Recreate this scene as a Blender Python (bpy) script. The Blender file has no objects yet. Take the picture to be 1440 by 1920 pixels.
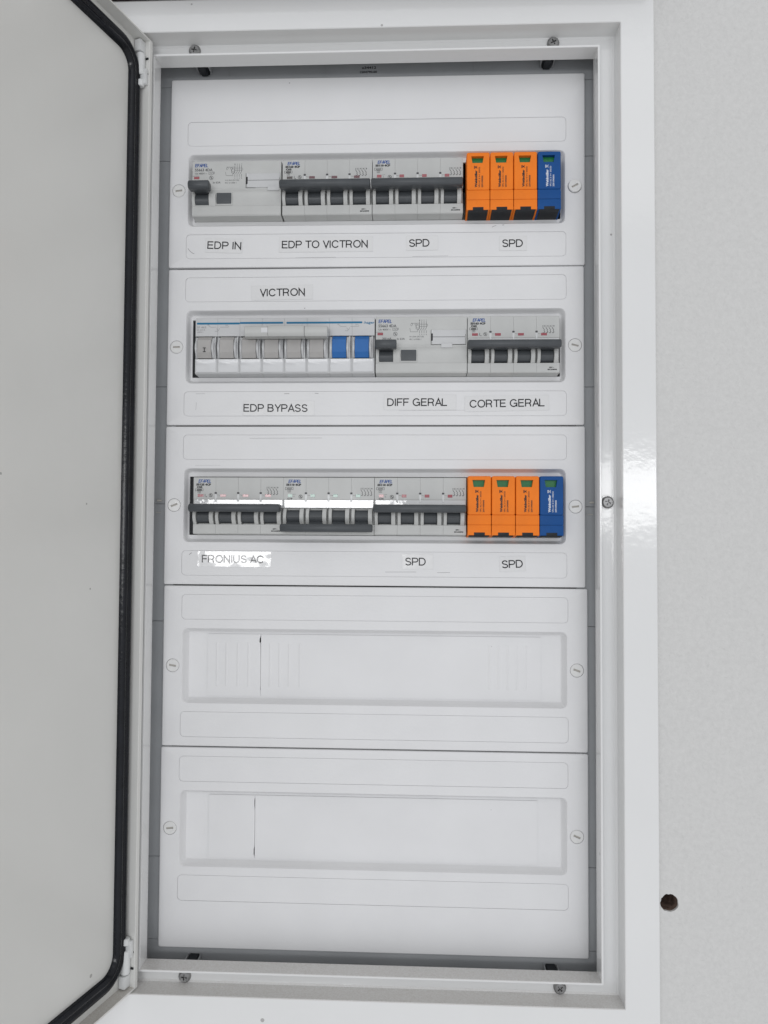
import bpy, bmesh, math, random
from mathutils import Matrix, Vector
random.seed(7)
C = bpy.context.scene.collection
K = 0.001                                   # geometry is written in millimetres

# ---------------------------------------------------------------- camera
cam = bpy.data.objects.new("camera", bpy.data.cameras.new("camera"))
C.objects.link(cam)
cam.data.sensor_fit = 'HORIZONTAL'; cam.data.sensor_width = 36; cam.data.lens = 35.0
cam.data.clip_start = 0.01; cam.data.clip_end = 20
R_ = ((0.99912382, -0.04163885, -0.00421854),
      (0.04147356, 0.99857128, -0.03369496),
      (0.00561553, 0.03349048, 0.99942326))   # columns: right, forward, up
m = Matrix.Identity(4)
for i in range(3):
    m[i][0] = R_[i][0]; m[i][1] = R_[i][2]; m[i][2] = -R_[i][1]
m.translation = Vector((0.032914, -0.578254, -0.024143))
cam.matrix_world = m
bpy.context.scene.camera = cam

# ---------------------------------------------------------------- light
sc = bpy.context.scene
w = bpy.data.worlds.new("World"); sc.world = w; w.use_nodes = True
# the room: cool daylight from the side of the windows (-Y), warmer and dimmer from the other sides
WN = w.node_tree.nodes; WL = w.node_tree.links
wt = WN.new("ShaderNodeTexCoord"); wx = WN.new("ShaderNodeSeparateXYZ"); WL.new(wt.outputs["Generated"], wx.inputs[0])
wr = WN.new("ShaderNodeMapRange"); wr.inputs[1].default_value = -1.0; wr.inputs[2].default_value = 0.1
wr.inputs[3].default_value = 0.0; wr.inputs[4].default_value = 1.0
WL.new(wx.outputs["Y"], wr.inputs[0])
wm = WN.new("ShaderNodeMix"); wm.data_type = 'RGBA'
wm.inputs[6].default_value = (1.17, 1.20, 1.26, 1); wm.inputs[7].default_value = (0.80, 0.775, 0.735, 1)
WL.new(wr.outputs[0], wm.inputs[0]); WL.new(wm.outputs[2], WN["Background"].inputs[0])
WN["Background"].inputs[1].default_value = 0.66

def area(name, x0, x1, z0, z1, y, radiance, col):
    """rectangular lamp facing the cabinet, for the room windows and the added fill"""
    L = bpy.data.lights.new(name, 'AREA'); L.shape = 'RECTANGLE'
    L.size = (x1 - x0) * K; L.size_y = (z1 - z0) * K
    L.energy = radiance * math.pi * L.size * L.size_y
    L.color = col
    o = bpy.data.objects.new(name, L); C.objects.link(o)
    o.location = ((x0 + x1) / 2 * K, y * K, (z0 + z1) / 2 * K)
    o.rotation_euler = (math.radians(90), 0, 0)      # -Z of the lamp looks along +Y
    return o
area("window_light", -1000, -40, -150, 380, -3078, 7.2, (1.0, 1.0, 1.0))
area("window_light", 800, 1500, 40, 340, -3078, 6.2, (1.0, 1.0, 1.0))
area("overhead_fill_light", -900, 1100, 1300, 2100, -2600, 0.5, (1.0, 0.985, 0.96))  # unseen fill added high up to supply the rest of the light
sc.view_settings.view_transform = 'Standard'; sc.view_settings.look = 'None'
sc.view_settings.exposure = 0.22; sc.view_settings.gamma = 1
sc.cycles.max_bounces = 8
sc.cycles.use_denoising = True

# ---------------------------------------------------------------- materials
def mat(name, col, rough=0.5, spec=0.5, coat=0.0, metal=0.0, bump=None, var=None, specks=0.0, dust=0.0, coat_rough=0.05, alpha=1.0):
    """bump: list of (scale per metre, height mm); var: (scale, amount)"""
    M = bpy.data.materials.new(name); M.use_nodes = True
    N = M.node_tree.nodes; Lk = M.node_tree.links
    P = N["Principled BSDF"]
    P.inputs["Base Color"].default_value = (*col, 1)
    P.inputs["Roughness"].default_value = rough
    P.inputs["Specular IOR Level"].default_value = spec
    P.inputs["Metallic"].default_value = metal
    P.inputs["Coat Weight"].default_value = coat
    P.inputs["Coat Roughness"].default_value = coat_rough
    if alpha < 1: P.inputs["Alpha"].default_value = alpha
    tc = N.new("ShaderNodeTexCoord")
    src = tc.outputs["Object"]
    cur = None
    def mixc(fac, a, b, mode='MIX'):
        mx = N.new("ShaderNodeMix"); mx.data_type = 'RGBA'; mx.blend_type = mode
        if isinstance(fac, float): mx.inputs[0].default_value = fac
        else: Lk.new(fac, mx.inputs[0])
        for k, v in ((6, a), (7, b)):
            if isinstance(v, tuple): mx.inputs[k].default_value = (*v[:3], 1)
            else: Lk.new(v, mx.inputs[k])
        return mx.outputs[2]
    if var:
        n = N.new("ShaderNodeTexNoise"); n.inputs["Scale"].default_value = var[0]; n.inputs["Detail"].default_value = 5
        Lk.new(src, n.inputs["Vector"])
        r = N.new("ShaderNodeMapRange"); r.inputs[1].default_value = 0.3; r.inputs[2].default_value = 0.7
        Lk.new(n.outputs["Fac"], r.inputs[0])
        a = var[1]
        cur = mixc(r.outputs[0], tuple(c * (1 - a) for c in col), tuple(min(1, c * (1 + a)) for c in col))
    if specks:
        v = N.new("ShaderNodeTexVoronoi"); v.inputs["Scale"].default_value = specks
        Lk.new(src, v.inputs["Vector"])
        n2 = N.new("ShaderNodeTexNoise"); n2.inputs["Scale"].default_value = 14; Lk.new(src, n2.inputs["Vector"])
        ad = N.new("ShaderNodeMath"); ad.operation = 'SUBTRACT'
        Lk.new(v.outputs["Distance"], ad.inputs[0])
        mr = N.new("ShaderNodeMapRange"); mr.inputs[1].default_value = 0.5; mr.inputs[2].default_value = 0.72
        mr.inputs[3].default_value = 0.0; mr.inputs[4].default_value = 0.09
        Lk.new(n2.outputs["Fac"], mr.inputs[0]); Lk.new(mr.outputs[0], ad.inputs[1])
        lt = N.new("ShaderNodeMath"); lt.operation = 'LESS_THAN'; lt.inputs[1].default_value = 0.0
        Lk.new(ad.outputs[0], lt.inputs[0])
        sc2 = N.new("ShaderNodeMath"); sc2.operation = 'MULTIPLY'; sc2.inputs[1].default_value = 0.55
        Lk.new(lt.outputs[0], sc2.inputs[0])
        cur = mixc(sc2.outputs[0], cur if cur else tuple(col), (0.12, 0.11, 0.10))
    if dust:
        g = N.new("ShaderNodeNewGeometry"); sx = N.new("ShaderNodeSeparateXYZ"); Lk.new(g.outputs["Normal"], sx.inputs[0])
        n3 = N.new("ShaderNodeTexNoise"); n3.inputs["Scale"].default_value = 900; n3.inputs["Detail"].default_value = 6
        Lk.new(src, n3.inputs["Vector"])
        r3 = N.new("ShaderNodeMapRange"); r3.inputs[1].default_value = 0.1; r3.inputs[2].default_value = 0.8
        Lk.new(n3.outputs["Fac"], r3.inputs[0])
        mu = N.new("ShaderNodeMath"); mu.operation = 'MULTIPLY'; mu.use_clamp = True
        Lk.new(sx.outputs["Z"], mu.inputs[0]); Lk.new(r3.outputs[0], mu.inputs[1])
        m2 = N.new("ShaderNodeMath"); m2.operation = 'MULTIPLY'; m2.inputs[1].default_value = dust
        Lk.new(mu.outputs[0], m2.inputs[0])
        cur = mixc(m2.outputs[0], cur if cur else tuple(col), (0.30, 0.245, 0.19))
    if cur: Lk.new(cur, P.inputs["Base Color"])
    if bump:
        prev = None
        for s, h in bump:
            n = N.new("ShaderNodeTexNoise"); n.inputs["Scale"].default_value = s; n.inputs["Detail"].default_value = 3
            Lk.new(src, n.inputs["Vector"])
            b = N.new("ShaderNodeBump"); b.inputs["Strength"].default_value = 1.0; b.inputs["Distance"].default_value = h * K
            Lk.new(n.outputs["Fac"], b.inputs["Height"])
            if prev: Lk.new(prev, b.inputs["Normal"])
            prev = b.outputs["Normal"]
        Lk.new(prev, P.inputs["Normal"]); Lk.new(prev, P.inputs["Coat Normal"])
    return M

PAINT = mat("white_gloss_paint", (0.66, 0.663, 0.66), 0.11, 0.5, coat=0.3, bump=[(240, 0.05), (90, 0.09)], var=(12, 0.015), specks=55, dust=0.42)
DOORP = mat("door_inside_paint", (0.61, 0.61, 0.59), 0.34, 0.5, coat=0.25, coat_rough=0.12, bump=[(260, 0.06), (25, 0.5)], var=(6, 0.035), specks=45, dust=0.6)
PLASTIC = mat("white_cover_plastic", (0.665, 0.665, 0.67), 0.46, 0.4, bump=[(900, 0.02)], var=(28, 0.02), specks=60)
WALLM = mat("painted_plaster", (0.56, 0.558, 0.548), 0.7, 0.25, bump=[(330, 0.9), (110, 1.2)], var=(300, 0.032))  # fine tone noise in the colour stands in for shading of the stipple
BOXM = mat("grey_box_plastic", (0.31, 0.32, 0.33), 0.5, 0.3, var=(20, 0.06))
RUBBER = mat("black_rubber", (0.006, 0.007, 0.010), 0.16, 0.25, bump=[(300, 0.15)], var=(90, 0.3))
SCREWP = mat("clear_screw_plastic", (0.65, 0.65, 0.64), 0.25, 0.5, var=(300, 0.03))
SLOTM = mat("screw_slot_plastic", (0.44, 0.42, 0.385), 0.5, 0.3)
DEV = mat("grey_breaker_plastic", (0.47, 0.475, 0.465), 0.42, 0.4, bump=[(1800, 0.02)], var=(60, 0.04))
DEVH = mat("light_grey_switch_plastic", (0.49, 0.495, 0.50), 0.35, 0.45, var=(60, 0.03))
LEVER = mat("dark_grey_lever_plastic", (0.060, 0.066, 0.072), 0.42, 0.4, var=(150, 0.08), bump=[(1500, 0.02)])
BARREL = mat("warm_grey_lever_plastic", (0.37, 0.36, 0.35), 0.5, 0.4, var=(120, 0.05))
BLUEL = mat("blue_lever_plastic", (0.012, 0.115, 0.36), 0.4, 0.45, var=(120, 0.08))
HANDLE = mat("pale_grey_handle_plastic", (0.42, 0.425, 0.415), 0.35, 0.45, var=(90, 0.03))
WINDOW = mat("clear_label_window", (0.56, 0.565, 0.57), 0.06, 0.5, coat=1.0, bump=[(120, 0.12)], coat_rough=0.02)
WINDOWH = mat("white_label_window", (0.585, 0.59, 0.60), 0.28, 0.45, coat=0.12, bump=[(110, 0.5), (300, 0.05)], coat_rough=0.08)
ORANGE = mat("orange_plastic", (0.78, 0.19, 0.016), 0.5, 0.18, var=(80, 0.05), bump=[(1500, 0.02)])
BLUE = mat("blue_plastic", (0.007, 0.065, 0.23), 0.5, 0.18, var=(80, 0.06), bump=[(1500, 0.02)])
BLACK = mat("black_plastic", (0.012, 0.014, 0.017), 0.45, 0.25, var=(200, 0.2))
GREEN = mat("green_indicator", (0.01, 0.17, 0.045), 0.35, 0.4, var=(300, 0.15))
GREEN2 = mat("teal_green_indicator", (0.04, 0.17, 0.12), 0.15, 0.5, coat=0.6)
RED = mat("red_indicator", (0.30, 0.05, 0.065), 0.15, 0.5, coat=0.6)
DARKRED = mat("dark_red_indicator", (0.10, 0.02, 0.03), 0.15, 0.5, coat=0.6)
DARKIND = mat("dark_indicator", (0.035, 0.022, 0.02), 0.15, 0.5, coat=0.6)
INK = mat("black_ink", (0.02, 0.02, 0.022), 0.5, 0.3)
GINK = mat("grey_ink", (0.07, 0.07, 0.075), 0.5, 0.3)
PINK_ = mat("pale_grey_ink", (0.20, 0.195, 0.20), 0.5, 0.3)
BINK = mat("blue_ink", (0.003, 0.055, 0.26), 0.5, 0.3)
STRIPE = mat("petrol_blue_ink", (0.005, 0.135, 0.27), 0.45, 0.3)
WINK = mat("white_ink", (0.55, 0.58, 0.64), 0.5, 0.3)
TAPEB = [(150, 0.05), (45, 0.22)]
TAPEC = [(150, 0.01), (30, 0.42)]
TAPE = mat("clear_tape", (0.64, 0.64, 0.64), 0.2, 0.5, coat=0.15, bump=TAPEB, coat_rough=0.04)
TAPEINK = mat("ink_under_tape", (0.008, 0.008, 0.01), 0.25, 0.3, coat=0.1, bump=TAPEB, coat_rough=0.04)
TAPE_C = mat("creased_clear_tape", (0.66, 0.66, 0.66), 0.10, 0.5, coat=0.8, bump=TAPEC, coat_rough=0.03)
TAPEINK_C = mat("ink_under_creased_tape", (0.02, 0.02, 0.022), 0.10, 0.5, coat=0.45, bump=TAPEC, coat_rough=0.03)
ZINC = mat("zinc_steel", (0.30, 0.30, 0.30), 0.42, 0.5, metal=1.0, bump=[(700, 0.05)], var=(300, 0.15))
HINGEM = mat("white_hinge_plastic", (0.60, 0.61, 0.61), 0.35, 0.4, var=(80, 0.06))
BROWN = mat("brown_brick_inside_hole", (0.15, 0.105, 0.085), 0.9, 0.1, bump=[(500, 0.8)], var=(300, 0.4))
TRIMM = mat("dark_stained_trim", (0.02, 0.008, 0.008), 0.5, 0.3, var=(40, 0.5))
DIN = mat("din_rail_steel", (0.35, 0.35, 0.34), 0.35, 0.5, metal=1.0)

# ---------------------------------------------------------------- mesh helpers
class MB:
    def __init__(s): s.v = []; s.f = []
    def add(s, vs, fs):
        b = len(s.v); s.v += [tuple(v) for v in vs]; s.f += [tuple(b + i for i in f) for f in fs]; return s
    def frombm(s, bm):
        bm.verts.ensure_lookup_table(); bm.verts.index_update()
        s.add([tuple(v.co) for v in bm.verts], [[v.index for v in f.verts] for f in bm.faces]); bm.free(); return s
    def box(s, x0, x1, y0, y1, z0, z1, bev=0.0, seg=2):
        bm = bmesh.new()
        bmesh.ops.create_cube(bm, size=1.0, matrix=Matrix.Translation(((x0 + x1) / 2, (y0 + y1) / 2, (z0 + z1) / 2)) @ Matrix.Diagonal((x1 - x0, y1 - y0, z1 - z0, 1)))
        if bev: bmesh.ops.bevel(bm, geom=bm.edges[:], offset=bev, segments=seg, profile=0.6, affect='EDGES')
        return s.frombm(bm)
    def prism(s, prof, x0, x1, bev=0.0):
        """profile of (y, z) points carried along x; bev pulls the end loops in towards the middle"""
        n = len(prof)
        cy = sum(p[0] for p in prof) / n; cz = sum(p[1] for p in prof) / n
        def shr(p):
            return (p[0] + (bev if p[0] < cy else -bev), p[1] + (bev if p[1] < cz else -bev))
        xs = [(x0, [shr(p) for p in prof]), (x0 + bev, prof), (x1 - bev, prof), (x1, [shr(p) for p in prof])] if bev else [(x0, prof), (x1, prof)]
        vs = [(x, p[0], p[1]) for x, pr in xs for p in pr]
        fs = []
        for k in range(len(xs) - 1):
            for i in range(n):
                j = (i + 1) % n
                fs.append((k * n + i, (k + 1) * n + i, (k + 1) * n + j, k * n + j))
        fs.append(tuple(range(n))); fs.append(tuple(reversed(range((len(xs) - 1) * n, len(xs) * n))))
        return s.add(vs, fs)
    def loft(s, loops, cap=False):
        n = len(loops[0])
        vs = [p for l in loops for p in l]; fs = []
        for k in range(len(loops) - 1):
            for i in range(n):
                j = (i + 1) % n
                fs.append((k * n + i, (k + 1) * n + i, (k + 1) * n + j, k * n + j))
        if cap: fs.append(tuple(range((len(loops) - 1) * n, len(loops) * n)))
        return s.add(vs, fs)
    def fill(s, loops, y):
        """flat face at depth y bounded by the first loop, the others are holes; loops of (x, z)"""
        bm = bmesh.new(); es = []
        for l in loops:
            vv = [bm.verts.new((x, y, z)) for x, z in l]
            es += [bm.edges.new((vv[i], vv[(i + 1) % len(vv)])) for i in range(len(vv))]
        bmesh.ops.triangle_fill(bm, use_beauty=True, use_dissolve=False, edges=es, normal=(0, -1, 0))
        return s.frombm(bm)
    def quad(s, a, b, c, d): return s.add([a, b, c, d], [(0, 1, 2, 3)])
    def line(s, x0, z0, x1, z1, wd, y):
        dx, dz = x1 - x0, z1 - z0; L = math.hypot(dx, dz) or 1; nx, nz = -dz / L * wd / 2, dx / L * wd / 2
        return s.quad((x0 + nx, y, z0 + nz), (x0 - nx, y, z0 - nz), (x1 - nx, y, z1 - nz), (x1 + nx, y, z1 + nz))
    def poly(s, pts, wd, y, close=False):
        p = list(pts) + ([pts[0]] if close else [])
        for a, b in zip(p, p[1:]): s.line(a[0], a[1], b[0], b[1], wd, y)
        return s
    def rect(s, x0, x1, z0, z1, y): return s.quad((x0, y, z0), (x1, y, z0), (x1, y, z1), (x0, y, z1))
    def cyl(s, cx, cz, r, y0, y1, n=24, chamf=0.0):
        def lp(rr, y): return [(cx + rr * math.cos(2 * math.pi * i / n), y, cz + rr * math.sin(2 * math.pi * i / n)) for i in range(n)]
        loops = [lp(r, y1), lp(r, y0 + chamf), lp(r - chamf, y0)] if chamf else [lp(r, y1), lp(r, y0)]
        return s.loft(loops, cap=True)
    def zcyl(s, cx, cy, r, z0, z1, n=18):
        def lp(z, rr=r): return [(cx + rr * math.cos(2 * math.pi * i / n), cy + rr * math.sin(2 * math.pi * i / n), z) for i in range(n)]
        s.loft([lp(z0, r * .8), lp(z0 + r * .2), lp(z1 - r * .2), lp(z1, r * .8)], cap=True)
        return s.add(lp(z0, r * .8), [tuple(range(n))])
    def build(s, name, material, parent=None, smooth=None, fix=True):
        me = bpy.data.meshes.new(name)
        me.from_pydata([(x * K, y * K, z * K) for x, y, z in s.v], [], s.f); me.update()
        if fix:
            bm = bmesh.new(); bm.from_mesh(me)
            bmesh.ops.remove_doubles(bm, verts=bm.verts, dist=1e-6)
            bmesh.ops.recalc_face_normals(bm, faces=bm.faces)
            bm.to_mesh(me); bm.free()
        if smooth:
            me.shade_smooth(); me.set_sharp_from_angle(angle=math.radians(smooth))
        me.materials.append(material)
        o = bpy.data.objects.new(name, me); C.objects.link(o)
        if parent: o.parent = parent
        return o

def rrect(x0, x1, z0, z1, r, n=4):
    pts = []
    for cx, cz, a0 in ((x1 - r, z1 - r, 0), (x0 + r, z1 - r, 90), (x0 + r, z0 + r, 180), (x1 - r, z0 + r, 270)):
        for i in range(n + 1):
            a = math.radians(a0 + 90 * i / n); pts.append((cx + r * math.cos(a), cz + r * math.sin(a)))
    return pts
def circ(cx, cz, r, n=24): return [(cx + r * math.cos(2 * math.pi * i / n), cz + r * math.sin(2 * math.pi * i / n)) for i in range(n)]
def at_y(loop, y): return [(x, y, z) for x, z in loop]

_tc = {}
def text(s, mb, x0, zc, cap, width=None, bold=0.0, shear=0.0, y=0.0, rot=False):
    """flat lettering in the x-z plane at depth y; x0 = left end, zc = middle of the capitals, all in mm"""
    key = (s, bold, shear)
    if key not in _tc:
        cu = bpy.data.curves.new("t", 'FONT'); cu.body = s; cu.size = 1; cu.resolution_u = 2
        cu.offset = bold; cu.shear = shear; cu.fill_mode = 'FRONT'
        ob = bpy.data.objects.new("t", cu); C.objects.link(ob)
        dg = bpy.context.evaluated_depsgraph_get()
        me = bpy.data.meshes.new_from_object(ob.evaluated_get(dg))
        vs = [(v.co.x, v.co.y) for v in me.vertices]; fs = [tuple(p.vertices) for p in me.polygons]
        bpy.data.objects.remove(ob); bpy.data.curves.remove(cu); bpy.data.meshes.remove(me)
        _tc[key] = (vs, fs)
    vs, fs = _tc[key]
    if not vs: return
    mx = min(v[0] for v in vs); Mx = max(v[0] for v in vs)
    sz = cap / 0.727; sx = (width / (Mx - mx)) if width else sz
    out = []
    for a, b in vs:
        u = (a - mx) * sx; v = b * sz - cap / 2
        out.append((x0 - v, y, zc + u) if rot else (x0 + u, y, zc + v))
    mb.add(out, fs)

def _arc(cx, cz_, rx, rz_, a0, a1, n=10):
    return [(cx + rx * math.cos(math.radians(a0 + (a1 - a0) * i / n)), cz_ + rz_ * math.sin(math.radians(a0 + (a1 - a0) * i / n))) for i in range(n + 1)]
_P = [(.05, 0), (.05, .95), (.38, .95)] + _arc(.38, .70, .23, .25, 80, -80, 8) + [(.38, .45), (.05, .45)]
GLYPH = {' ': (.33, []),
 'E': (.72, [[(.60, .95), (.05, .95), (.05, .05), (.62, .05)], [(.05, .52), (.56, .52)]]),
 'D': (.80, [[(.05, .5), (.05, .95), (.30, .95)] + _arc(.32, .5, .33, .45, 88, -88, 12) + [(.30, .05), (.05, .05), (.05, .5)]]),
 'P': (.72, [_P]), 'R': (.80, [_P, [(.36, .45), (.48, .42), (.55, .30), (.57, .10), (.62, 0)]]),
 'I': (.24, [[(.07, 0), (.07, 1)]]), 'N': (.80, [[(.05, 0), (.05, .96), (.62, .04), (.62, 1)]]),
 'T': (.70, [[(0, .95), (.66, .95)], [(.33, .95), (.33, 0)]]), 'O': (.90, [_arc(.41, .5, .36, .46, 0, 360, 28)]),
 'V': (.70, [[(.03, 1), (.33, .04), (.63, 1)]]), 'C': (.84, [_arc(.40, .5, .35, .46, 32, 328, 22)]),
 'B': (.76, [[(.05, .5), (.05, .95), (.36, .95)] + _arc(.36, .735, .2, .215, 80, -80, 7) + [(.36, .52), (.05, .52)], [(.30, .52), (.38, .515)] + _arc(.38, .283, .22, .233, 80, -80, 7) + [(.36, .05), (.05, .05), (.05, .52)]]),
 'Y': (.70, [[(.03, 1), (.33, .43), (.63, 1)], [(.33, .43), (.33, 0)]]), 'A': (.70, [[(.02, 0), (.34, .96), (.66, 0)], [(.13, .32), (.55, .32)]]),
 'S': (.72, [_arc(.33, .735, .24, .22, 10, 235, 12) + _arc(.34, .27, .26, .22, 58, -165, 12)]),
 'G': (.90, [_arc(.40, .5, .35, .46, 35, 330, 22), [(.42, .47), (.74, .47), (.74, .02)]]), 'L': (.62, [[(.05, 1), (.05, .05), (.56, .05)]]),
 'F': (.68, [[(.05, 0), (.05, .95), (.60, .95)], [(.05, .5), (.53, .5)]]), 'U': (.80, [[(.05, 1), (.05, .34)] + _arc(.34, .33, .29, .28, 180, 360, 10) + [(.63, 1)]])}
def strokes(s, mb, x0, zc, cap, width, wd=.1, shear=0.0, y=0.0):
    """sans-serif capitals of even stroke; width = overall length in mm"""
    adv = 0
    for ch in s: adv += GLYPH[ch][0]
    last = GLYPH[s[-1]]; adv -= last[0] - max(p[0] for l in last[1] for p in l) - .05
    kx = width / adv; u0 = 0; q = 0
    for ch in s:
        for l in GLYPH[ch][1]:
            P = [(x0 + (u0 + a + shear * b) * kx, zc - cap / 2 + b * cap) for a, b in l]
            hw = wd * cap / 2; L_ = []; n = len(P); closed = abs(P[0][0] - P[-1][0]) + abs(P[0][1] - P[-1][1]) < 1e-6
            for i in range(n):
                a = P[i - 1] if i else (P[-2] if closed else None); b = P[i]; c = P[i + 1] if i < n - 1 else (P[1] if closed else None)
                def nrm(p, q_): 
                    dx, dz = q_[0] - p[0], q_[1] - p[1]; d_ = math.hypot(dx, dz) or 1; return (-dz / d_, dx / d_)
                n1 = nrm(a, b) if a else nrm(b, c); n2 = nrm(b, c) if c else n1
                mx_, mz_ = n1[0] + n2[0], n1[1] + n2[1]; dd = mx_ * mx_ + mz_ * mz_
                k_ = 2 / dd if dd > .25 else 2 / .25 * .5
                L_.append(((b[0] + mx_ * k_ * hw, b[1] + mz_ * k_ * hw), (b[0] - mx_ * k_ * hw, b[1] - mz_ * k_ * hw)))
            yy_ = y - .003 * (q % 3); q += 1
            mb.add([(p[0], yy_, p[1]) for pr_ in L_ for p in pr_], [(2 * i, 2 * i + 1, 2 * i + 3, 2 * i + 2) for i in range(n - 1)])
        u0 += GLYPH[ch][0]

def empty(name, x, y, z, label, cat, group=None):
    o = bpy.data.objects.new(name, None); C.objects.link(o)
    o.location = (x * K, y * K, z * K); o.empty_display_size = 0.02
    o['label'] = label; o['category'] = cat
    if group: o['group'] = group
    return o
def tag(o, label, cat, group=None):
    o['label'] = label; o['category'] = cat
    if group: o['group'] = group
    return o

# ---------------------------------------------------------------- wall
WY = -34.0
wall = MB()
outer = [(-700, -700), (700, -700), (700, 700), (-700, 700)]
cut = [(-200, -374), (200, -374), (200, 374), (-200, 374)]
random.seed(3)
hole = [(213.6 + (6.3 + random.uniform(-.5, .5)) * math.cos(2 * math.pi * i / 26), -281.3 + (6.3 + random.uniform(-.5, .5)) * math.sin(2 * math.pi * i / 26)) for i in range(26)]
wall.fill([outer, cut, hole], WY)
wall.loft([at_y(cut, WY), at_y(cut, WY + 160)])
wall.loft([at_y(hole, WY), at_y([(x * .985 + 213.6 * .015, z * .985 - 281.3 * .015) for x, z in hole], WY + 1.7)])
wall.build("wall", WALLM)['kind'] = 'structure'
hm = MB(); hm.loft([at_y(hole, WY + 1.6), at_y([(x * .97 + 213.6 * .03, z * .97 - 281.3 * .03) for x, z in hole], WY + 5), at_y([(x * .7 + 213.6 * .3, z * .7 - 281.3 * .3) for x, z in hole], WY + 22)], cap=True)
tag(hm.build("drill_hole", BROWN, smooth=50), "round brown hole in the white wall beside the cabinet's lower right edge", "hole")
t = MB(); t.box(-420, 205, -56, WY - .2, 380.5, 410, 1.0)
tag(t.build("trim_strip", TRIMM), "very dark reddish strip just above the top left edge of the cabinet frame", "trim")

# ---------------------------------------------------------------- cabinet
cab = empty("electrical_cabinet", 0, 0, -378, "open white metal distribution cabinet set in the wall, door swung out to the left", "cabinet")
def cz(o): o.location.z += 0.378; return o
def rl(hx, hz, y): return [(-hx, y, -hz), (hx, y, -hz), (hx, y, hz), (-hx, y, hz)]
fr = MB()
prof = [(206.0, 378.6, WY), (206.0, 378.6, -36.4), (205.4, 378.0, -37), (182.1, 354.6, -37), (181.6, 354.1, -36.5), (181.4, 353.9, -23.2), (180.9, 353.4, -21.9), (179.6, 352.2, -21.0),
        (169.5, 344.5, -21), (169.5, 344.5, -26.1), (169.2, 344.2, -26.4), (168.1, 343.1, -26.4), (167.8, 342.8, -26.1), (167.8, 342.8, -12), (174, 349, -12)]
fr.loft([rl(*q) for q in prof])
cz(fr.build("door_frame", PAINT, cab, smooth=25))
# back box: side walls in lengths with open joints between them, top, bottom and back
bx, bz = 175.0, 356.0
bxm = MB()
joints = [276, 94, 1, -91, -273]
zs = [bz] + joints + [-bz]
for sx in (-1, 1):
    for a, b in zip(zs, zs[1:]):
        off = 0 if sx < 0 else -1.0
        bxm.box(min(sx * bx, sx * (bx + 2)), max(sx * bx, sx * (bx + 2)), -11.5, 110, b + .55 + off, a - .55 + off, 0.3, 1)
bxm.box(-bx - 2, bx + 2, -11.5, 110, bz, bz + 2); bxm.box(-bx - 2, bx + 2, -11.5, 110, -bz - 2, -bz)
bxm.box(-bx - 6, bx + 6, 110, 112, -bz - 4, bz + 4)
zl = 336.0
for sx in (-1, 1):                           # front-facing ledge behind the door frame, jointed like the walls
    for k, (a, b) in enumerate(zip(zs, zs[1:])):
        off = 0 if sx < 0 else -1.0
        bxm.box(min(sx * 157, sx * bx), max(sx * 157, sx * bx), 3, 6, b + .2 + off if k < len(joints) else -zl, a - .2 + off if k else zl)
for sz in (-1, 1): bxm.box(-bx, bx, 3, 6, min(sz * (zl + .3), sz * bz), max(sz * (zl + .3), sz * bz))
for x in (-118, -40, 42, 78): bxm.box(x, x + 1.0, 2.6, 3, zl + .3, bz)
cz(bxm.build("back_box", BOXM, cab))
# ink mark on the inside of the box's top
tm = MB(); text("x34412", tm, -18.8, 0, 2.0, width=11.7, bold=.03); text("1504790.00", tm, -20.0, -3.5, 1.8, width=13.6, bold=.03)
tm.v = [(x + 7.6, 2.9, z + 349.3) for x, y, z in tm.v]
cz(tm.build("printed_number", INK, cab, fix=False))
# mounting brackets behind the screws, seen in the dark gaps above and below the panels
for x, z, s in ((-136.5, 352, -1), (134.5, 352, -1), (-135.5, -352, 1), (136.5, -352, 1)):
    b = MB()
    z0, z1 = (z - 6, z) if s < 0 else (z, z + 6)
    b.box(x - 5.2, x - 4.5, -9, 2.9, z0, z1, .2, 1); b.box(x + 4.5, x + 5.2, -9, 2.9, z0, z1, .2, 1)
    cz(b.build("bracket", BOXM, cab))
    b = MB(); zc = z - 4 if s < 0 else z + 4
    b.box(x - 3.6, x + 3.4, -7, 2.9, zc - 2.5, zc + 2, .4, 1); b.box(x - 2.8, x + 2.6, -8.5, 2.0, zc - 4, zc - .5, .4, 1)
    cz(b.build("spring_nut", BLACK, cab))
for x, z in ((-168.6, 3.5), (168.8, 3.2)):
    b = MB(); b.box(x - 1.8, x + 1.8, 1.5, 2.9, z - .6, z + .8, .3); b.box(x - 3, x + 1, 2.5, 2.9, z - 9.4, z - 8.9, .1, 1)
    cz(b.build("side_clip", SLOTM, cab))
# frame screws
def make_screw(x, z, rot):
    s = MB(); n = 28
    def lp(r, y): return [(r * math.cos(2 * math.pi * i / n), y, r * math.sin(2 * math.pi * i / n)) for i in range(n)]
    arms = []
    for k in range(4):
        a = math.radians(90 * k)
        for du, dv in ((.55, -.5), (2.2, -.42), (2.2, .42), (.55, .5)):
            arms.append((du * math.cos(a) - dv * math.sin(a), du * math.sin(a) + dv * math.cos(a)))
    s.loft([lp(4.6, 0), lp(4.6, -1.0), lp(4.2, -1.9), lp(3.4, -2.6)])
    s.fill([[(3.4 * math.cos(2 * math.pi * i / n), 3.4 * math.sin(2 * math.pi * i / n)) for i in range(n)], arms], -2.6)
    s.loft([at_y(arms, -2.6), at_y([(a * .7, b * .7) for a, b in arms], -1.0)], cap=True)
    o = s.build("screw", ZINC, cab, smooth=40)
    o.location = (x * K, -21 * K, (z + 378) * K); o.rotation_euler = (0, rot, 0)
    if abs(z) < 50:
        r = MB(); r.cyl(-.4, 0, 5.4, -.5, 0, 28, .3); r.build("washer", PAINT, o, smooth=40)
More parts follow.
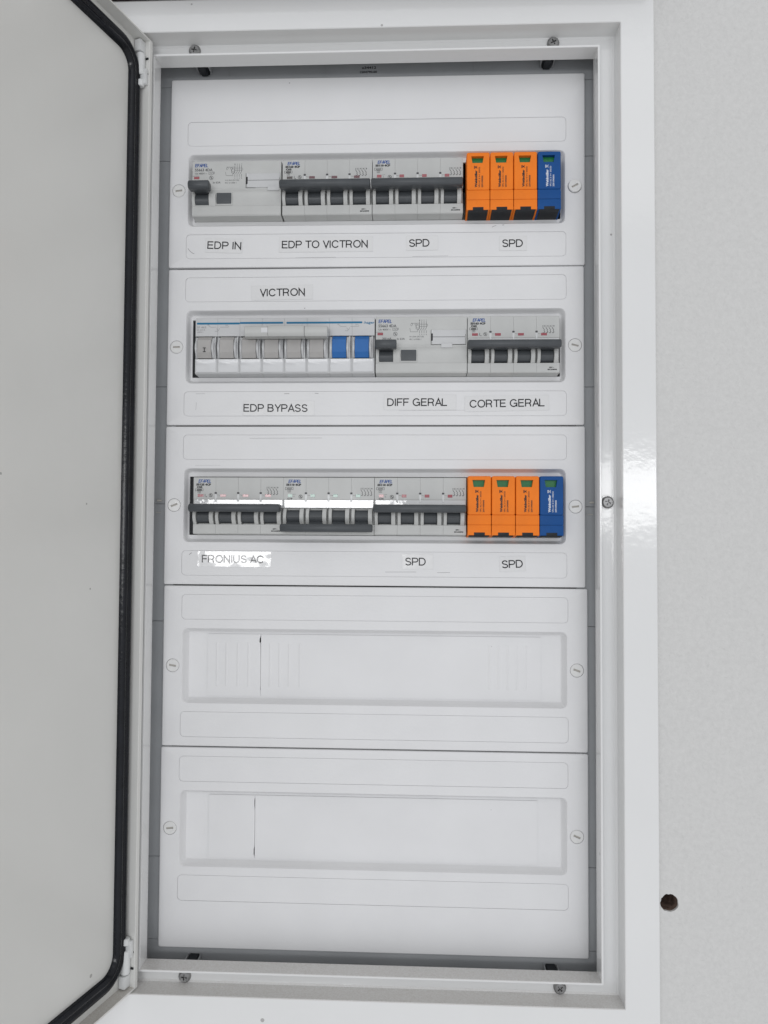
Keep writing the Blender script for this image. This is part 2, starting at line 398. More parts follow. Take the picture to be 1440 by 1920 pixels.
for x, z, a in ((-138.2, 349.3, .2), (135.6, 349.3, 1.1), (174.6, 2.3, .35), (-135.8, -349.3, .1), (139.0, -349.3, .9)): make_screw(x, z, a)

# ---------------------------------------------------------------- door (hinged part of the cabinet)
TH = math.radians(16.6)
H = (-167.6, -31.0)
ZT, ZB, LD, LT, DW = 350.6, -352.6, 9.5, 3.6, 362.0
door = bpy.data.objects.new("door", None)
C.objects.link(door); door.parent = cab
d = MB()
# local x: away from the hinge, local y: towards the side the lip points to
d.box(0, DW, -LD - 1.5, -LD, ZB, ZT)
def bevbox(mb, *a): mb.box(*a)
d.box(0, LT, -LD, 0, ZB, ZT, .5)
d.box(LT, DW, -LD, -.2, ZT - 1.3, ZT); d.box(LT, DW, -LD, -.2, ZB, ZB + 1.3)
d.box(DW - 3, DW, -LD, 0, ZB, ZT, .5)
C.objects.unlink(door); bpy.data.objects.remove(door)
door = d.build("door", DOORP, cab)
door.rotation_euler = (0, 0, math.atan2(-math.cos(TH), -math.sin(TH)))
door.location = (H[0] * K, H[1] * K, .378)
g = MB()
def gl(ins, w_):       # rounded loop of the seal in the door's plane (x, z) at height w_
    return [(x, w_, z) for x, z in rrect(5.6 + ins, DW - 6 - ins, ZB + 8 + ins, ZT - 7.5 - ins, max(2, 22 - ins), 8)]
g.loft([gl(0, -LD), gl(0, -LD + 2.6), gl(1.2, -LD + 4.0), gl(3.6, -LD + 4.6), gl(5.0, -LD + 3.6), gl(5.6, -LD + 3.3), gl(6.4, -LD + 4.4), gl(8.6, -LD + 4.4), gl(10.0, -LD + 3.0), gl(10.4, -LD)])
g.build("rubber_seal", RUBBER, door, smooth=60)
for zc, sg in ((331, 1), (-333, -1)):
    h = MB()
    h.box(-.2 + LT, LT + 6.5, -LD + .3, -LD + 6.0, zc + sg * 13 - 4.5, zc + sg * 13 + 4.5, 1.2)
    h.zcyl(LT + 2.6, -LD + 3.4, 3.4, min(zc - sg * 9, zc + sg * 8), max(zc - sg * 9, zc + sg * 8))
    h.box(LT, LT + 3.6, -LD + 1, -LD + 8.6, min(zc - sg * 16, zc - sg * 4), max(zc - sg * 16, zc - sg * 4), 1.2)
    h.zcyl(LT + 3.4, -LD + 4.2, 2.7, min(zc - sg * 18, zc - sg * 13), max(zc - sg * 18, zc - sg * 13))
    h.build("hinge", HINGEM, door, smooth=40)
    p = MB(); p.box(LT - .3, LT + .8, -3.4, -1.0, zc + sg * 4, zc + sg * 5.5, .2, 1); p.box(LT - .3, LT + .8, -3.4, -1.0, zc - sg * 7 - .7, zc - sg * 7 + .7, .2, 1)
    p.build("hinge_slot", BLACK, door)

# ---------------------------------------------------------------- cover panels
def make_cover(row, label, zt, zb, dx, wl, wr, cutx, blank=None, angles=(0, 0), tilt=0.0, raised=False, marks=None, ribs=()):
    """panel face at y = 0; local z is measured from the middle of its row"""
    root = empty("cover_panel", dx, 0, row, label, "cover panel", "cover panels inside the cabinet")
    root.rotation_euler = (0, tilt, 0)
    m = MB()
    def oloop(i, y): return at_y(rrect(-wl + i, wr - i, zb + i, zt - i, 1.3, 3), y)
    rx0, rx1 = -148.6, 148.6
    rz = 29.0
    def rec(i, y, r): return at_y(rrect(rx0 + i, rx1 - i, -rz + i, rz - i, max(.6, r), 6), y)
    face_outer = rrect(-wl + .9, wr - .9, zb + .9, zt - .9, 1.3, 3)
    face_rec = rrect(rx0, rx1, -rz, rz, 4.2, 6)
    slots = [rrect(-149.6, 149.4, 35.8, 55.4, 3.2, 4), rrect(-149.6, 149.4, -55.0, -35.4, 3.2, 4)]
    holes = [circ(-156.1, 0, 5.25, 28), circ(155.9, 0, 5.25, 28)]
    m.fill([face_outer, face_rec] + slots + holes, 0)
    m.loft([oloop(.9, 0), oloop(.45, .12), oloop(.12, .45), oloop(0, 1.0), oloop(0, 9)])
    for l in slots: m.loft([at_y(l, 0), at_y(l, .5)], cap=True)
    for l in holes: m.loft([at_y(l, 0), at_y(l, 2.5)], cap=True)
    x0, x1 = cutx
    if raised:
        cutl = rrect(x0, x1, -24.4, 24.0, .6, 6)
        m.loft([rec(0, 0, 4.2), rec(.3, .4, 4), rec(.8, 1.4, 3.4), rec(2.9, 6.6, 1.6), rec(3.4, 7.1, 1.2), rec(4.0, 7.3, .9), at_y(cutl, 7.3), at_y(cutl, 10)])
    else:
        cutl = rrect(x0, x1, -23.3, 22.9, .4, 6)
        m.loft([rec(0, 0, 4.2), rec(.3, .4, 4.1), rec(.8, 1.4, 3.8), rec(1.5, 3.6, 3.3), rec(2.1, 5.0, 2.9), rec(2.7, 5.5, 2.4), at_y(cutl, 5.7), at_y(cutl, 8)])
    m.build("panel", PLASTIC, root, smooth=28)
    for z0, z1 in ((35.8, 55.4), (-55.0, -35.4)):
        s = MB(); g_ = .22
        a = rrect(-149.6 + g_, 149.4 - g_, z0 + g_, z1 - g_, 3.0, 4)
        b = rrect(-149.6 + g_ + .12, 149.4 - g_ - .12, z0 + g_ + .12, z1 - g_ - .12, 2.9, 4)
        s.loft([at_y(a, .45), at_y(a, .14), at_y(b, .04)]); s.fill([b], .04)
        s.build("label_strip", PLASTIC, root)
    for sx, ang in zip((-156.1, 155.9), angles):
        s = MB(); sl = []
        ca, sa = math.cos(ang), math.sin(ang)
        for u, v in ((-2.7, -.75), (2.7, -.75), (2.7, .75), (-2.7, .75)): sl.append((u * ca - v * sa, u * sa + v * ca))
        pr = -1.6 if (row == 250 and sx > 0) else -.15
        s.fill([circ(0, 0, 4.75, 28), sl], pr)
        s.loft([at_y(circ(0, 0, 4.75, 28), pr), at_y(circ(0, 0, 5.05, 28), pr + .35), at_y(circ(0, 0, 5.05, 28), 2.2)])
        s.loft([at_y(sl, pr), at_y(sl, pr + 1.2)])
        o = s.build("panel_screw", SCREWP, root, smooth=30); o.location = (sx * K, 0, 0)
        f = MB(); f.fill([sl], pr + 1.1); f.build("screw_slot", SLOTM, o, fix=False)
    if marks:
        k_ = MB()
        for P_, wd_ in marks: k_.poly(P_, wd_, -.02)
        k_.build("scuff_mark", PINK_, root, fix=False)["kind"] = "stuff"
    if blank:
        for (bx0, bx1, notch) in blank:
            b = MB()
            g0 = .06
            A = [(bx0 + g0, -24.33), (bx1 - g0, -24.33)] + [(bx1 - g0 - q, z) for q, z in notch] + [(bx1 - g0, 23.93), (bx0 + g0, 23.93)]
            b.loft([at_y(A, 9.5), at_y(A, 6.7)]); b.fill([A], 6.7)
            for rx in ribs:                      # low moulded ribs where the plate is meant to be snapped
                if bx0 + 2 < rx < bx1 - 3:
                    b.add([(rx - 1.1, 6.7, -17), (rx + 1.1, 6.7, -17), (rx + 1.1, 6.7, 17.5), (rx - 1.1, 6.7, 17.5), (rx, 6.42, -16), (rx, 6.42, 16.5)], [(0, 4, 5, 3), (1, 2, 5, 4), (0, 1, 4), (2, 3, 5)])
            b.build("blanking_plate", PLASTIC, root)
    return root
make_cover(250, "topmost white cover panel, with a plain band above its upper label strip", 90.2, -62.0, 0, 163.6, 163.9, (-144.4, 146.0), angles=(.1, .5), tilt=.0025, marks=[([(-148, -46.5), (-146.4, -48.6), (-144.4, -50.2), (-142.8, -50.9)], .35), ([(92, -31.6), (94, -30.6), (95.4, -30.4)], .3), ([(100, -30), (101.6, -29.9)], .4), ([(-62, -54.6), (-30, -54.4)], .12), ([(30, -54.3), (58, -54.0)], .14)])
make_cover(125, "second white cover panel from the top, around the switch with two blue levers", 62.0, -62.0, 0, 163.4, 163.0, (-144.9, 145.4), angles=(.02, -.25), marks=[([(-55, 30.2), (-54, 30.4)], .5), ([(-140, -37.2), (-133, -37.1)], .15), ([(-70, -37.3), (-66, -37.2)], .3), ([(-46, -37.0), (-43, -37.1)], .3), ([(-140, -50), (-139.6, -44)], .14), ([(20, -50.8), (80, -50.4)], .1)])
make_cover(0, "third white cover panel from the top, around the row with the breaker switched down", 62.0, -62.0, 0, 163.6, 163.4, (-145.6, 146.0), angles=(.35, .12), marks=[([(-143.6, -38.8), (-141.6, -37.2)], .4), ([(-97, 52.6), (-40, 52.9)], .16), ([(-140, 31.2), (-120, 31.4)], .1), ([(10, -51.2), (34, -51.0)], .2), ([(50, -51.4), (60, -51.2)], .2)])
make_cover(-125, "fourth white cover panel from the top, the upper of the two blank ones", 62.0, -62.0, .7, 163.9, 164.2, (-130.4, 129.8),
           blank=[(-130.4, -88.3, ((.05, -20), (.35, -18.5), (.1, -17), (.12, 6), (.3, 17), (1.15, 17.6), (1.1, 20.5), (.5, 21.6))), (-88.3, 129.8, ())], ribs=(-123, -115.5, -106.5, -98, -81, -73.5, -66, -57.5, 90, 97, 104, 111, 118), angles=(-.15, -.35), raised=True)
make_cover(-250, "lowest white cover panel, blank, with a tall plain band at its foot", 62.0, -90.6, .4, 164.0, 164.6, (-127.6, 127.4),
           blank=[(-127.6, -91.2, ((.15, -23), (.75, -21.5), (.7, -17.5), (.15, -15), (.1, 12), (.5, 16), (.55, 20), (.1, 22))), (-91.2, 127.4, ())], angles=(.1, -.4), raised=True)

# ---------------------------------------------------------------- devices
FY = -5.0                                     # plane of the device fronts
INKY = FY - .06
def arc_profile(z_top, z_bot, y_base, y_peak, n=7):
    pts = [(y_base + 2.5, z_top)]
    for i in range(n + 1):
        a = math.pi * i / n
        pts.append((y_base - (y_base * -1 + y_peak * -1 * -1) * 0 - (y_base - y_peak) * math.sin(a), z_top + (z_bot - z_top) * i / n))
    pts.append((y_base + 2.5, z_bot))
    return pts
def barrel(mb, x0, x1, zc, r, y, n=12):
    pts = [(y + 4, zc - r)] + [(y - r * .95 * math.cos(math.pi * (i / n) - math.pi / 2), zc - r + 2 * r * i / n if False else zc + r * math.sin(math.pi * i / n - math.pi / 2)) for i in range(n + 1)] + [(y + 4, zc + r)]
    mb.prism(pts, x0, x1, .15)
def contact_symbols(mb, x, z, big=1.0):
    for k in range(4):
        cx = x + k * 2.35
        text(str(2 * k + 1), mb, cx - .75, z + 4.5, 1.1, width=.35, bold=.03, y=INKY)
        text(str(2 * k + 2), mb, cx + .35, z + 4.5, 1.1, width=.75, bold=.03, y=INKY)
        mb.poly([(cx - .6, z + 3.2), (cx + .6, z + 1.5), (cx + .2, z + .6), (cx + .9, z - .1), (cx + .1, z - 1.1), (cx - .6, z - .5)], .34, INKY)
        mb.line(cx - .6, z + 3.2, cx - .6, z + 3.8, .26, INKY)
def small_marks(mb, x, z, code, dev, kind):
    text(dev, mb, x + 2.1, z + 16.1, 1.45, width=11.2, bold=.045, y=INKY)
def circle_line(mb, cx, cz_, r, wd, y, n=16):
    mb.poly([(cx + r * math.cos(2 * math.pi * i / n), cz_ + r * math.sin(2 * math.pi * i / n)) for i in range(n)], wd, y, close=True)

def bar(mb, x0, x1, zc, h=6.4, y0=-18.2, y1=-9.5):
    pts = []
    for i in range(9):
        a = math.pi * (i / 8); pts.append((y0 + 2.2 - 2.2 * math.sin(a), zc + (h / 2) * math.cos(a) * (1.0 if 1 < i < 7 else .98)))
    pts += [(y1, zc - h / 2 + .6), (y1, zc + h / 2 - .6)]
    mb.prism(pts, x0, x1, .55)

GR4 = "four-pole circuit breakers"
def make_breaker(x0, row, on, label, model, rating, ind, extra_ten=False, W=70.4):
    r = empty("circuit_breaker", x0, 0, row, label, "circuit breaker", GR4)
    pw = W / 4
    zt = 21.6
    seq = [(38, zt), (FY + .5, zt), (FY, zt - .5), (FY, 4.7), (FY + .35, 4.6), (FY + .35, -2.2), (-1.5, -2.6), (-1.5, -14.9), (FY, -15.0), (FY, -21.8), (FY + .6, -22.5), (6, -22.9), (8, -24), (38, -24)]
    ridge = [(-1, -2.3), (-5.0, -2.5), (-6.8, -4.2), (-8.0, -6.6), (-8.3, -8.8), (-7.9, -11.2), (-6.6, -13.4), (-5.1, -14.9), (-1, -15.0)]
    inner = [(-1, -2.9), (-4.2, -3.2), (-5.4, -5), (-6.2, -8.8), (-5.4, -12.4), (-4.4, -14.6), (-1, -14.8)]
    for k in range(4):
        a = k * pw
        p = MB(); p.prism(seq, a + .02, a + pw - .02, .12)
        p.prism(ridge, a + .3, a + 2.75, .2)
        p.prism(ridge, a + 13.0, a + 16.2, .2)
        p.build("pole_housing", DEV, r, smooth=30)
        l = MB()
        zc = -9.0 if on else -8.4
        barrel(l, a + 2.9, a + 12.85, -8.9, 5.3, -1.6)
        l.box(a + 3.2, a + 12.6, -7.0, -6.55, -9.35, -8.9, .1, 1)
        if on: l.prism([(-4.5, -5.0), (-12, -5.6), (-12, -.4), (-4.5, -3.0)], a + 2.95, a + 12.8, .2); 
        else: l.prism([(-4.5, -12.0), (-4.5, -14.6), (-12, -20), (-12, -15.5)], a + 2.95, a + 12.8, .2)
        l.build("lever", LEVER, r, smooth=35)
        c = ind[k] if isinstance(ind, (list, tuple)) else ind
        iw = 3.6 if extra_ten else 4.5
        i_ = MB(); i_.box(a + 3.4, a + 3.4 + iw, FY - .12, FY + .4, 6.3, 8.3 + (.3 if extra_ten else 0), .1, 1)
        i_.build("indicator_window", c, r)
        if k:
            n = MB(); n.box(a - 1.0, a + .9, FY - .25, FY + .3, 4.9, 8.6, .2, 1); n.box(a - .8, a + .7, FY - .5, FY + .3, 2.6, 5.4, .2, 1)
            n.build("window_clip", HINGEM, r)
            n = MB(); n.box(a - .9, a + .8, FY - .32, FY + .2, 8.7, 10.0, .1, 1); n.build("clip_slot", BARREL if False else GINK, r)
    s = MB(); s.box(.8, W - .6, FY - .25, FY + .3, -1.9, 4.2, .12, 1)
    s.build("clear_label_window", WINDOW, r)
    b = MB(); bar(b, -.4, W - .8, -2.6 if on else -17.6, 6.2)
    b.build("handle_bar", LEVER, r, smooth=50)
    t = MB(); strokes("EFAPEL", t, 3.9, 18.5, 2.4, 9.9, wd=.19, shear=.2, y=INKY)
    t.build("brand_lettering", BINK, r, fix=False)
    t = MB(); text(model + " 4CP", t, 2.2, 15.9, 1.5, width=11.6, bold=.07, y=INKY)
    if not extra_ten: text(rating, t, 2.6, 13.9, 1.4, width=4.4, bold=.07, y=INKY)
    else: text(rating, t, 3.2, 4.9 + .3, 1.15, width=3.8, bold=.045, y=INKY)
    if not extra_ten:
        t.poly([(1.5, 10.9), (7.6, 10.9), (7.6, 12.6), (1.5, 12.6)], .22, INKY, True); text("6000", t, 2.6, 11.75, 1.1, width=4, bold=.06, y=INKY)
        t.poly([(3.5, 9.2), (5.6, 9.2), (5.6, 10.6), (3.5, 10.6)], .22, INKY, True); text("3", t, 4.2, 9.9, .9, width=.7, y=INKY)
        text("I", t, 9.0, 7.6, 2.0, width=.35, bold=.02, y=INKY); text("n", t, 9.8, 6.6, 1.0, width=.8, bold=.02, y=INKY)
        circle_line(t, 13.6, 7.6, 1.3, .25, INKY); t.poly([(13.0, 8.4), (14.2, 6.8)], .25, INKY); t.poly([(14.1, 8.3), (12.9, 7.9), (14.3, 7.2), (13.1, 6.8)], .22, INKY)
        cs = (58.2, 9.2)
    else:
        t.poly([(1.5, 12.1), (7.6, 12.1), (7.6, 13.9), (1.5, 13.9)], .22, INKY, True); text("6000", t, 2.6, 13.0, 1.0, width=4, bold=.02, y=INKY)
        t.poly([(3.5, 10.2), (5.6, 10.2), (5.6, 11.8), (3.5, 11.8)], .22, INKY, True); text("3", t, 4.2, 11.0, .9, width=.7, y=INKY)
        text("I", t, 8.0, 8.4, .9, width=.3, y=INKY); text("0", t, 8.0, 6.8, .9, width=.7, y=INKY); t.poly([(8.9, 8.6), (9.6, 8.6)], .2, INKY)
        circle_line(t, 13.4, 5.9 + .8, 1.35, .3, INKY); t.poly([(12.8, 7.6), (14.0, 5.8)], .3, INKY); t.poly([(14, 7.4), (12.8, 7), (14.2, 6.3), (13, 5.9)], .22, INKY)
        cs = (60.8, 8.6)
    contact_symbols(t, cs[0], cs[1])
    if on:
        text("400V ~", t, 62.2, -18.4, .95, width=3.8, bold=.05, y=INKY); text("IEC60898", t, 61.2, -20.0, .95, width=7.0, bold=.05, y=INKY)
    for k in (1, 2, 3):
        t.line(k * pw + .9, 7.9, k * pw + 3.2, 7.6, .14, INKY)
    t.build("printed_markings", INK, r, fix=False)["kind"] = "stuff"
    return r

def make_rcd(x0, row, label, W=70.6, tiltb=0.0, tab=(50.6, 59.2)):
    r = empty("residual_current_switch", x0, 0, row, label, "residual current switch", "single-lever residual current switches")
    zt = 21.6
    # the front is a slab with openings for the lever, the test button and the lid
    up = [(38, zt), (FY + .5, zt), (FY, zt - .5), (FY, -.6), (FY - .7, -1.0), (FY - .9, -2.0), (FY - .2, -3.0), (FY + .5, -5.0), (FY + .7, -9), (FY + .3, -13.0), (FY, -14.6), (38, -14.6)]
    lo = [(38, -14.7), (FY - .1, -14.7), (FY - .1, -21.4), (FY + .6, -22.4), (6, -22.9), (8, -24), (38, -24)]
    b = MB(); b.prism(up, 0, W, .25); b.prism(lo, 0, W, .3)
    b.prism([(-1, -3.4), (-5.4, -3.8), (-6.6, -6.0), (-6.9, -9), (-6.2, -12.2), (-5.1, -14.5), (-1, -14.5)], .3, 2.7, .2)
    b.prism([(-1, -3.4), (-5.4, -3.8), (-6.6, -6.0), (-6.9, -9), (-6.2, -12.2), (-5.1, -14.5), (-1, -14.5)], 13.6, 19.0, .2)
    b.build("housing", DEV, r, smooth=30)
    l = MB(); barrel(l, 2.9, 13.4, -9.3, 5.4, -1.9); l.box(3.2, 13.1, -7.35, -6.9, -9.3, -8.9, .1, 1)
    l.prism([(-4.5, -5.0), (-12, -5.6), (-12, -.4), (-4.5, -3.0)], 3.0, 13.3, .2)
    l.build("lever", LEVER, r, smooth=35)
    b = MB(); bar(b, 0.2, 16.4, -2.4, 6.8, -18.0)
    o = b.build("handle_bar", LEVER, r, smooth=50); o.rotation_euler = (0, tiltb, 0)
    f = MB(); f.box(19.0, 32.2, FY - .5, FY + .8, -13.9, -3.6, .3); f.build("button_frame", DEV, r, smooth=40)
    q = MB(); q.prism([(FY + .4, -13.1), (FY - .9, -13.0), (FY - 1.35, -8.6), (FY - 1.0, -4.5), (FY + .4, -4.4)], 19.7, 31.5, .25); q.build("test_button", LEVER, r, smooth=30)
    # hinged lid
    s = MB()
    s.box(43.6, 69.0, FY - .35, FY + .2, 5.7, 11.0, .15, 1); s.box(43.6, 69.0, FY - .45, FY + .2, -.2, 5.4, .15, 1)
    s.box(tab[0], tab[1], FY - 1.4, FY, -3.0, .3, .2, 1)
    s.build("lid", DEVH, r)
    s = MB(); s.box(43.1, 44.0, FY - .5, FY + .2, 8.2, 11.2, .2, 1)
    s.build("lid_hinge", HINGEM, r)
    s = MB(); s.box(68.9, 69.9, FY - .5, FY + .2, 7.2, 11.2, .2, 1); s.build("lid_hinge", HINGEM, r)
    s = MB(); s.box(42.9, 44.2, FY - .55, FY + .2, 2.6, 8.2, .1, 1); s.poly([(42.9, 11.2), (42.9, -.5), (50.4, -.7)], .25, FY - .5); s.line(59.4, -.7, 69.6, -.4, .25, FY - .5)
    s.line(69.7, 11.2, 69.7, -.4, .25, FY - .5)
    s.line(44.2, 5.55, 69.0, 5.55, .3, FY - .2)
    s.build("lid_slot", INK, r)
    i_ = MB(); i_.box(1.4, 5.7, FY - .15, FY + .3, 7.1, 9.1, .1, 1); i_.build("indicator_window", RED, r)
    t = MB(); strokes("EFAPEL", t, 2.2, 18.0, 2.5, 10.3, wd=.19, shear=.15, y=INKY); t.build("brand_lettering", BINK, r, fix=False)
    t = MB(); text("55663 4DA", t, 2.1, 14.5, 2.2, width=14.0, bold=.02, y=INKY)
    text("Un 400V ~", t, 2.3, 11.6, 1.5, width=9.4, bold=.01, y=INKY)
    t.poly([(13.2, 10.8), (16.7, 10.8), (16.7, 12.7), (13.2, 12.7)], .22, INKY, True); t.poly([(14, 11.4), (14.7, 12.2), (15.4, 11.4), (16.1, 12.2)], .2, INKY); t.poly([(16.7, 11.4), (17.6, 11.4), (17.6, 12.7), (16.7, 12.7)], .22, INKY)
    t.poly([(0, 9.6), (5.4, 9.6)], .18, INKY)
    circle_line(t, 15.2, 8.1, 1.5, .28, INKY); t.poly([(14.5, 9.1), (15.9, 7.1)], .3, INKY); t.poly([(15.8, 8.8), (14.5, 8.4), (16, 7.8), (14.6, 7.3)], .22, INKY)
    text("300 mA", t, 5.2, 4.6, 1.6, width=7.0, bold=.01, y=INKY); text("In 63A", t, 16.6, 4.3, 1.6, width=6.0, bold=.01, y=INKY)
    text("Id 6,3kA (RCCB)", t, 26.2, 6.0, 1.1, width=11, y=INKY); text("IEC 61008-1", t, 26.2, 3.9, 1.1, width=9, y=INKY)
    # wiring diagram
    t.poly([(27.0, 15.0), (27.8, 16.6), (28.8, 15.6), (27.6, 14.2)], .2, INKY, True); t.line(27.4, 16.4, 34, 16.4, .2, INKY)
    t.poly([(26.4, 12.6), (26.9, 9.7), (32.3, 9.7), (32.3, 11.4)], .2, INKY)
    t.poly([(30.2, 15.8), (32.2, 15.8), (31.2, 13.9)], .22, INKY, True); t.poly([(31.2, 13.9), (31.2, 12.0), (33.0, 11.4), (34.0, 12.4)], .22, INKY)
    circle_line(t, 32.6, 13.8, 1.3, .2, INKY, 12)
    for k in range(4):
        cx = 33.9 + k * 1.75
        t.line(cx, 17.9, cx, 12.6, .26, INKY); t.line(cx, 12.6, cx - 1.2, 11.0, .26, INKY); t.line(cx, 10.8, cx, 8.6, .26, INKY)
        text("1357"[k], t, cx - .3, 18.7, .9, width=.6, y=INKY); text("2468"[k], t, cx - .3, 7.6, .9, width=.6, y=INKY)
    t.poly([(33.2, 13.8), (39.8, 13.8), (40.4, 14.7), (39.8, 15.6), (33.2, 15.6)], .18, INKY)
    t.build("printed_markings", GINK, r, fix=False)["kind"] = "stuff"
    return r

def make_bypass(x0, row, label, W=140.6):
    r = empty("changeover_switch", x0, 0, row, label, "changeover switch")
    pw = W / 8; zt = 21.4
    seq = [(38, zt), (FY + .5, zt), (FY, zt - .5), (FY, 7.1), (-1.5, 6.9), (-1.5, -10.7), (FY - .2, -10.9), (FY - .2, -22.0), (FY + .7, -22.6), (6, -22.9), (8, -24), (38, -24)]
    def arcp(z0, z1, pk, base=-1):
        n = 8; return [(base, z0)] + [(-4.2 - (pk - 4.2) * math.sin(math.pi * i / n), z0 + (z1 - z0) * i / n) for i in range(n + 1)] + [(base, z1)]
    for k in range(8):
        a = k * pw; p = MB()
        p.prism(seq, a + .03, a + pw - .03, .15)
        p.prism(arcp(6.2, -10.3, 8.6), a + .5, a + 2.2, .25); p.prism(arcp(6.9, -10.7, 6.0), a + .2, a + .6)
        p.prism(arcp(6.2, -10.3, 8.6), a + 13.4, a + 15.2, .25); p.prism(arcp(6.9, -10.7, 6.0), a + 15.1, a + 16.2)
        p.prism(arcp(5.3, -7.5, 9.0), a + 1.0, a + 1.9, .2); p.prism(arcp(5.3, -7.5, 9.0), a + 13.7, a + 14.6, .2)
        p.build("pole_housing", DEVH, r, smooth=30)
        l = MB(); hid = 2 <= k <= 5
        l.prism([(0, 6.8), (-4.4, 6.6), (-7.6, 3.4), (-8.4, -6.4), (-6.0, -10.4), (0, -10.5)], a + 2.35, a + 13.2, .15)
        l.build("lever", BLUEL if k > 5 else BARREL, r)
        if k == 0:
            t = MB(); yy = -8.55
            for q in ((7.0, -2.9, 9.4, -2.9), (7.0, -5.9, 9.4, -5.9)): t.line(*q, .5, yy)
            t.line(8.2, -2.9, 8.2, -5.9, .6, yy); t.build("position_mark", INK, l and r, fix=False)
        wv = MB(); n = 6
        wp = [(FY + .1, -11.3)] + [(FY - 1.0 + .42 * math.sin(math.pi * i / n), -11.4 - 9.9 * i / n) for i in range(n + 1)] + [(FY + .1, -21.4)]
        wv.prism(wp, a + .9, a + pw - 1.0, .3); wv.build("label_window", WINDOWH, r, smooth=40)
    t = MB(); zs_ = 17.1
    for a, b, dz in ((1.0, 35.0, 0), (34.9, 69.2, .35), (71.6, 131.0, .25)):
        t.loft([], False) if False else None
        pts = rrect(a, b, zs_ + dz - .76, zs_ + dz + .76, .7, 4); t.fill([pts], INKY)
    t.build("blue_stripe", STRIPE, r, fix=False)
    t = MB(); text(":hager", t, 132.0, 17.3, 2.0, width=8.4, bold=.02, y=INKY); t.build("brand_lettering", STRIPE, r, fix=False)
    t = MB(); text("SF 463", t, 1.2, 14.2, 1.5, width=7.2, y=INKY); text("Ith 63 A", t, 1.2, 12.2, 1.2, width=6.4, y=INKY); text("400V~", t, 1.4, 10.4, 1.0, width=5.0, y=INKY)
    for bx_, mir in ((10.5, 0), (112.6, 0)):
        text("IN", t, bx_ - 1.0, 16.0, .9, width=1.2, y=INKY); t.poly([(bx_, 15.6), (bx_ + 1.4, 14.2), (bx_ + 6.0, 14.2)], .2, INKY); t.poly([(bx_ + 9, 14.2), (bx_ + 15.5, 14.2), (bx_ + 15.5, 15.0)], .2, INKY)
        text("OUT", t, bx_ + 13, 15.6, .9, width=2.4, y=INKY); t.poly([(bx_ + 6.2, 13.2), (bx_ + 7.6, 11.4), (bx_ + 8.6, 13.4)], .2, INKY); text("I-II", t, bx_ + 5.0, 11.0, .9, width=2, y=INKY)
    t.build("printed_markings", PINK_, r, fix=False)["kind"] = "stuff"
    # the joining handle over the third to the sixth lever
    hb = MB()
    pr = [(-9, 11.9), (-15.6, 11.7), (-16.4, 11.1), (-16.6, 6.6), (-15.4, 4.0), (-9, 3.6)]
    hb.prism(pr, 41.2, 59.4, .3); hb.prism([(y - .35 if y < -10 else y, z + (.5 if z > 8 else -.0)) for y, z in pr], 59.45, 87.2, .1); hb.prism(pr, 87.25, 105.2, .4)
    for q_ in (44, 62, 79, 97): hb.prism([(-4, 5), (-9.5, 4.5), (-9.5, 10), (-4, 8)], q_, q_ + 6)
    hb.build("handle_bar", HANDLE, r, smooth=30)
    q = MB(); q.rect(54.2, 59.2, 6.6, 10.4, -16.75); q.build("white_mark", WINDOWH, r, fix=False)
    return r

